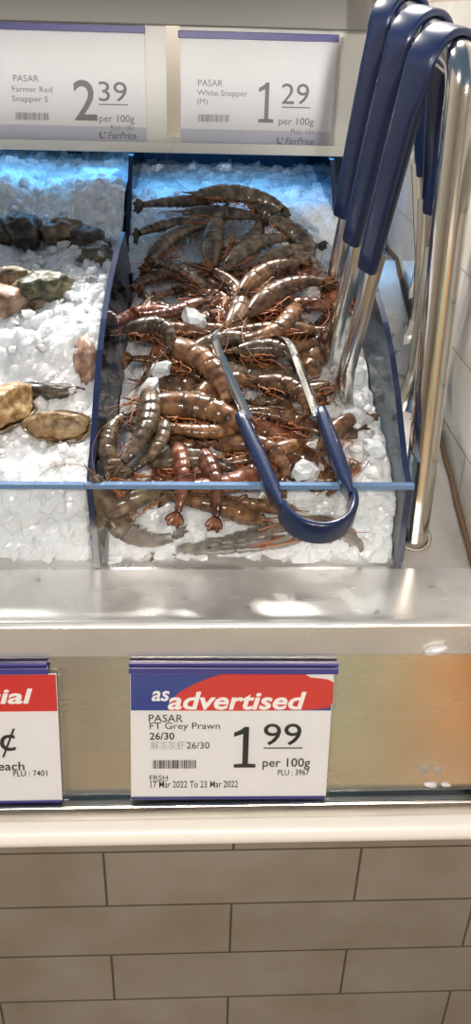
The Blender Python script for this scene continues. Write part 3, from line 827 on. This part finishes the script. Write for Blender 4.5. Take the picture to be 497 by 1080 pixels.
# ================================================================== PRICE SIGNS
def text_mesh(txt, shear=0, bold=0.0):
    c = bpy.data.curves.new('t', 'FONT'); c.body = txt; c.size = 1; c.shear = shear; c.offset = bold; c.resolution_u = 3
    o = bpy.data.objects.new('t', c); COL.objects.link(o)
    dg = bpy.context.evaluated_depsgraph_get(); dg.update()
    me = bpy.data.meshes.new_from_object(o.evaluated_get(dg))
    vs = [v.co.copy() for v in me.vertices]; fs = [tuple(p.vertices) for p in me.polygons]
    bpy.data.objects.remove(o); bpy.data.meshes.remove(me)
    return vs, fs
def put_text(mb, txt, x0, x1, y0, y1, z, shear=0, bold=0.0):
    vs, fs = text_mesh(txt, shear, bold)
    if not vs: return
    ax = min(v.x for v in vs); bx = max(v.x for v in vs); ay = min(v.y for v in vs); by = max(v.y for v in vs)
    mb.add([(x0+(v.x-ax)/(bx-ax)*(x1-x0), y0+(v.y-ay)/(by-ay)*(y1-y0), z) for v in vs], fs)
def rect(mb, x0, x1, y0, y1, z, mi=0): mb.add([(x0, y0, z), (x1, y0, z), (x1, y1, z), (x0, y1, z)], [(0, 1, 2, 3)], mi)
def barcode(mb, x0, x1, y0, y1, z, seed):
    r = random.Random(seed); x = x0
    while x < x1-.0005:
        wd = r.choice((.0004, .0007, .0011)); rect(mb, x, min(x+wd, x1), y0, y1, z); x += wd+r.choice((.0004, .0006, .0009))
def sign(origin, right, up, label, group=None):
    n = right.cross(up)
    t = bpy.data.objects.new('price_sign', None); COL.objects.link(t); t.empty_display_size = .02
    m = Matrix((right, up, n)).transposed().to_4x4(); m.translation = origin
    t.location = origin; t.rotation_euler = m.to_euler(); tag(t, label, 'sign', group)
    return t
def part(t, mb, name, m, **k):
    o = mb.build(name, m, t, local=False, **k); return o

def one(mb, u0, u1, v0, v1, z=.0022):
    x0, y0 = px((u0), v1); x1, y1 = px(u1, v0); W, H = x1-x0, y1-y0
    for f in ([(.40, .1), (.66, .1), (.66, 1), (.46, 1), (.40, .97)], [(0, .86), (0, .76), (.40, .83), (.46, 1), (.30, .93)], [(.02, 0), (1, 0), (1, .085), (.66, .1), (.40, .1), (.02, .085)]):
        mb.add([(x0+a*W, y0+b*H, z) for a, b in f], [tuple(range(len(f)))])

# --- lower sign: grey prawn, 1.99
o0 = panel(138.5, 840, .004); o1 = panel(343.5, 839, .004); tp = panel(135, 697, .004)
WS = (o1-o0).length; HS = (tp-o0).dot(PUP)
rx = (o1-o0).normalized()
UPx = (PUP - rx*PUP.dot(rx)).normalized()
def px(u, v): p = panel(u, v, .005)-o0; return p.dot(rx), p.dot(UPx)
def T(mb, txt, u0, u1, v0, v1, z=.0022, **k):          # text between photo columns u0..u1, rows v0 (cap line)..v1 (base line)
    a = px(u0, (v0+v1)/2); b = px(u1, (v0+v1)/2); c = px((u0+u1)/2, v1); d = px((u0+u1)/2, v0)
    put_text(mb, txt, a[0], b[0], c[1], d[1], z, **k)
s1 = sign(o0, rx, UPx, 'as advertised price sign for grey prawn at 1.99 on the steel panel')
mb = MB(); mb.box((0, 0, .0005), (WS, HS-.012, .0015)); card = part(s1, mb, 'card', PAPER)
mb = MB(); mb.box((-.001, HS-.011, -.001), (WS+.004, HS-.0045, .005)); mb.box((-.001, HS-.0035, -.001), (WS+.004, HS, .004)); part(s1, mb, 'header_strip', PURPLE, bevel=.0006)
mb = MB(); mb.box((.001, -.0015, .000), (WS-.001, .0008, .003)); part(s1, mb, 'foot_strip', PURPLE)
mb = MB(); mb.box((-.001, -.001, .0034), (WS+.003, HS-.012, .0042)); part(s1, mb, 'sleeve', SLEEVE)
def poly(mb, pts, z, mi=0): mb.add([(*px(u, v), z) for u, v in pts], [tuple(range(len(pts)))[::-1]], mi)
mb = MB()
rect(mb, .0005, WS-.0005, px(240, 749)[1], HS-.0125, .0017, 0)
poly(mb, [(177, 749), (180, 739), (190, 729), (205, 721), (222, 714), (236, 710.3), (300, 709.8), (352, 710), (351, 741), (346, 746), (330, 748), (260, 749.2)], .0019, 1)
poly(mb, [(322, 711), (352, 710), (352, 719), (346, 716), (338, 715), (328, 714)], .0020, 2)
part(s1, mb, 'banner', [NAVY, RED, PAPER])
mb = MB(); T(mb, 'as', 160, 179, 728, 739, .0021, shear=.2, bold=.02); T(mb, 'advertised', 177, 323, 729, 748, .0021, shear=.2, bold=.025)
part(s1, mb, 'slogan', WHITEINK)
mb = MB()
T(mb, 'PASAR', 157, 193, 753, 761); T(mb, 'FT Grey Prawn', 158, 232, 761.5, 770.5); T(mb, '26/30', 158, 184, 772, 779.5, bold=.012)
T(mb, '26/30', 197, 221, 782, 789)
one(mb, 246, 271, 766, 809); T(mb, '99', 278, 318, 762.5, 785.5, bold=.002)
T(mb, 'per 100g', 277, 327, 799, 811, bold=.008); T(mb, 'PLU : 3967', 293, 326, 811, 817, bold=.005)
T(mb, 'FRSH', 158, 177, 817, 822); T(mb, '17 Mar 2022 To 23 Mar 2022', 159, 251, 823, 830, bold=.003)
a, b = px(278, 789), px(319, 788); rect(mb, a[0], b[0], a[1], a[1]+.0012, .0022)
a, b = px(158, 823.5), px(177, 823.5); rect(mb, a[0], b[0], a[1], a[1]+.0005, .0022)
a, b = px(161, 810), px(208, 801); barcode(mb, a[0], b[0], a[1], b[1], .0022, 3)
part(s1, mb, 'lettering', INK)
mb = MB(); T(mb, '解冻灰虾', 159, 195, 781, 790); part(s1, mb, 'faint_lettering', mat('pale_ink', (.42, .42, .44), .5))

# --- lower sign cut by the left edge
q0 = panel(-135, 850, .004); q1 = panel(66, 843, .004); q0 = Vector((q1.x-.193, q1.y, q1.z)); rx2 = Vector((1, 0, 0))
s2 = sign(q0, rx2, PUP, 'special price sign with cent mark at the left edge of the steel panel')
def px2(u, v): p = panel(u, v, .005)-q0; return p.dot(rx2), p.dot(PUP)
px_keep = px; px = px2; W2 = .193; H2 = px2(58, 698)[1]
mb = MB(); mb.box((0, 0, .0005), (W2, H2-.012, .0015)); part(s2, mb, 'card', PAPER)
mb = MB(); mb.box((-.001, H2-.011, -.001), (W2-.007, H2-.0045, .005)); mb.box((-.001, H2-.0035, -.001), (W2-.008, H2, .004)); part(s2, mb, 'header_strip', PURPLE, bevel=.0006)
mb = MB(); mb.box((.001, -.0015, .000), (W2-.001, .0008, .003)); part(s2, mb, 'foot_strip', PURPLE)
mb = MB(); mb.box((.010, .002, .0034), (W2+.0065, H2-.012, .0042)); part(s2, mb, 'sleeve', SLEEVE)
mb = MB(); rect(mb, .0005, W2-.0005, px(30, 750)[1], H2-.0125, .0017); part(s2, mb, 'banner', RED)
mb = MB(); T(mb, 'special', -68, 35, 726, 747, .0021, shear=.2, bold=.025); part(s2, mb, 'slogan', WHITEINK)
mb = MB(); T(mb, '¢', 0, 17, 768, 798, bold=.004); T(mb, 'each', -2, 26, 803, 812, bold=.01); T(mb, 'PLU : 7401', 14, 50, 812, 818, bold=.005)
part(s2, mb, 'lettering', INK)
px = px_keep

# --- upper signs
YC = YS-.004
def upper(u0, u1, vtop, vbot, label):
    a = aty(u0, vbot, YC); b = aty(u1, vbot+2, YC); o = Vector((a.x, YC, a.z)); wd = b.x-a.x
    tpv = aty((u0+u1)/2, vtop, YC); ht = tpv.z-(a.z+b.z)/2
    o.z = (a.z+b.z)/2
    s = sign(o, Vector((1, 0, 0)), Vector((0, 0, 1)), label)
    def pxu(u, v): p = aty(u, v, YC)-o; return p.x, p.z
    mb = MB(); mb.box((0, 0, .0002), (wd, ht-.006, .0012)); part(s, mb, 'card', PAPER)
    mb = MB(); mb.box((.0, 0, .0013), (wd, ht*.155, .0014)); part(s, mb, 'lower_band', PAPER_G)
    mb = MB(); mb.box((-.003, ht-.0085, -.0005), (wd+.001, ht, .0035)); part(s, mb, 'header_strip', PURPLE, bevel=.0006)
    mb = MB(); mb.box((0, 0, .0022), (wd, ht-.009, .0026)); part(s, mb, 'sleeve', SLEEVE)
    return s, pxu
def upper_text(s, pxu, big, cents, lines, dx, ubar, extra):
    global px
    keep = px; px = pxu; z = .0017
    mb = MB()
    for txt, a0, a1, b0, b1 in lines: T(mb, txt, a0, a1, b0, b1, z)
    T(mb, 'per 100g', *extra['per'], z, bold=.004); T(mb, cents, *extra['c'], z)
    a, b = pxu(extra['c'][0], extra['c'][3]+3.5), pxu(extra['c'][1]+1, extra['c'][3]+3.5); rect(mb, a[0], b[0], a[1], a[1]+.0014, z)
    a, b = pxu(*ubar[:2]), pxu(*ubar[2:]); barcode(mb, a[0], b[0], a[1], b[1], z, 8)
    (one(mb, *extra['b'], z) if big == '1' else T(mb, big, *extra['b'], z, bold=.008)); T(mb, extra['plu'][0], *extra['plu'][1:], z)
    part(s, mb, 'lettering', INK_G)
    mb = MB(); u, v = extra['logo']
    T(mb, 'FairPrice', u, u+30, v-6, v+1.5, z, shear=.25, bold=.01)
    # little bowl shaped mark before the name
    c = [(u-9, v-6), (u-7, v-6.5), (u-7.3, v-1), (u-4, v-.5), (u-3.5, v+1), (u-7.5, v+1), (u-9.3, v-1)]
    mb.add([(*pxu(*q), z) for q in c], [tuple(range(len(c)))[::-1]])
    mb.add([(*pxu(*q), z) for q in [(u-4, v-6), (u-2.4, v-6), (u-2.6, v-4), (u-4.2, v-4)]], [(3, 2, 1, 0)])
    part(s, mb, 'shop_mark', INK_G)
    px = keep
s3, p3 = upper(-3, 155, 25, 150, 'price sign for red snapper at 2.39, left one on the upper shelf')
upper_text(s3, p3, '2', '39', [('PASAR', 14, 41, 79, 86), ('Farmer Red', 13, 55, 91, 97), ('Snapper S', 13, 51, 101, 109)], 0, (17, 126, 51, 119),
           {'per': (105, 142, 121, 131), 'c': (104, 134, 86, 107), 'b': (78, 102, 84, 127), 'plu': ('PLU : 1301', 117, 141, 132, 137), 'logo': (114, 145)})
s4, p4 = upper(191, 348, 34, 154, 'price sign for white snapper at 1.29, right one on the upper shelf')
upper_text(s4, p4, '1', '29', [('PASAR', 209, 235, 84, 91), ('White Snapper', 208, 261, 95, 103), ('(M)', 208, 219, 104, 111)], 0, (209, 128, 242, 121),
           {'per': (294, 331, 124, 134), 'c': (297, 326, 88, 110), 'b': (272, 290, 87, 129), 'plu': ('PLU : 131', 307, 330, 136, 141), 'logo': (301, 151)})

# ================================================================== SMALL THINGS ON THE STEEL
def stray(pt, r, label, seed):
    mb = MB(); vs, fs = rock((r, r*.45, r*.5), seed, 2, .5); mb.add(vs, fs); o = mb.build('ice_piece', ICE, smooth=False)
    o.location = pt; o.rotation_euler = (.2, -.3 if seed == 21 else .1, 0); tag(o, label, 'ice')
stray(aty(459, 686, .617), .010, 'sliver of ice stuck to the ledge edge at the right', 21)
stray(aty(454, 829, .576)+Vector((0, 0, .002)), .0065, 'bit of ice on the price rail at the right end, left of two', 22)
stray(aty(470, 829, .576)+Vector((0, 0, .002)), .0050, 'bit of ice on the price rail at the right end, right of two', 23)
def drop(p, r, label, nrm):
    import bmesh
    mb = MB(); vs, fs = rock((r, r*.9, r*.4), int(r*1e5), 3, .12); mb.add([v for v in vs], fs)
    o = mb.build('water_drop', WATER, smooth=True); o.location = p+nrm*r*.15
    o.rotation_euler = nrm.to_track_quat('Z', 'Y').to_euler(); tag(o, label, 'water drop', 'water drops on the steel')
for u, v, r in ((411, 353, .0055), (420, 371, .004), (436, 380, .0045), (409, 346, .003), (428, 345, .003)):
    drop(deck(u, v, .0005), r, 'clear water drop on the steel deck right of the prawn tray', DN)
for u, v, r in ((127, 637, .003), (40, 612, .0025), (262, 640, .0025), (398, 646, .003), (455, 618, .0035)):
    k = ray(u, v); p = CAM+k*((ZL-CAM.z)/k.z); drop(p, r, 'clear water drop on the steel ledge below the trays', Vector((0, 0, 1)))
for i, (u, v, r) in enumerate(((404, 381, .012), (418, 402, .014))):
    c = deck(u, v, .0006); mb = MB(); n = 40; X = Vector((1, 0, 0)); Yd = Vector((0, 1, SL)).normalized()
    mb.tube([c+X*(r*math.cos(6.283*k/n*.92))+Yd*(r*math.sin(6.283*k/n*.92)) for k in range(n+1)], .0006, 5)
    tag(mb.build('water_ring', mat('dried_water_ring', (.25, .22, .18), .3, 0), smooth=True), ['dried ring mark on the deck beside the tray wall, upper of two', 'dried ring mark on the deck beside the tray wall, lower of two'][i], 'stain')
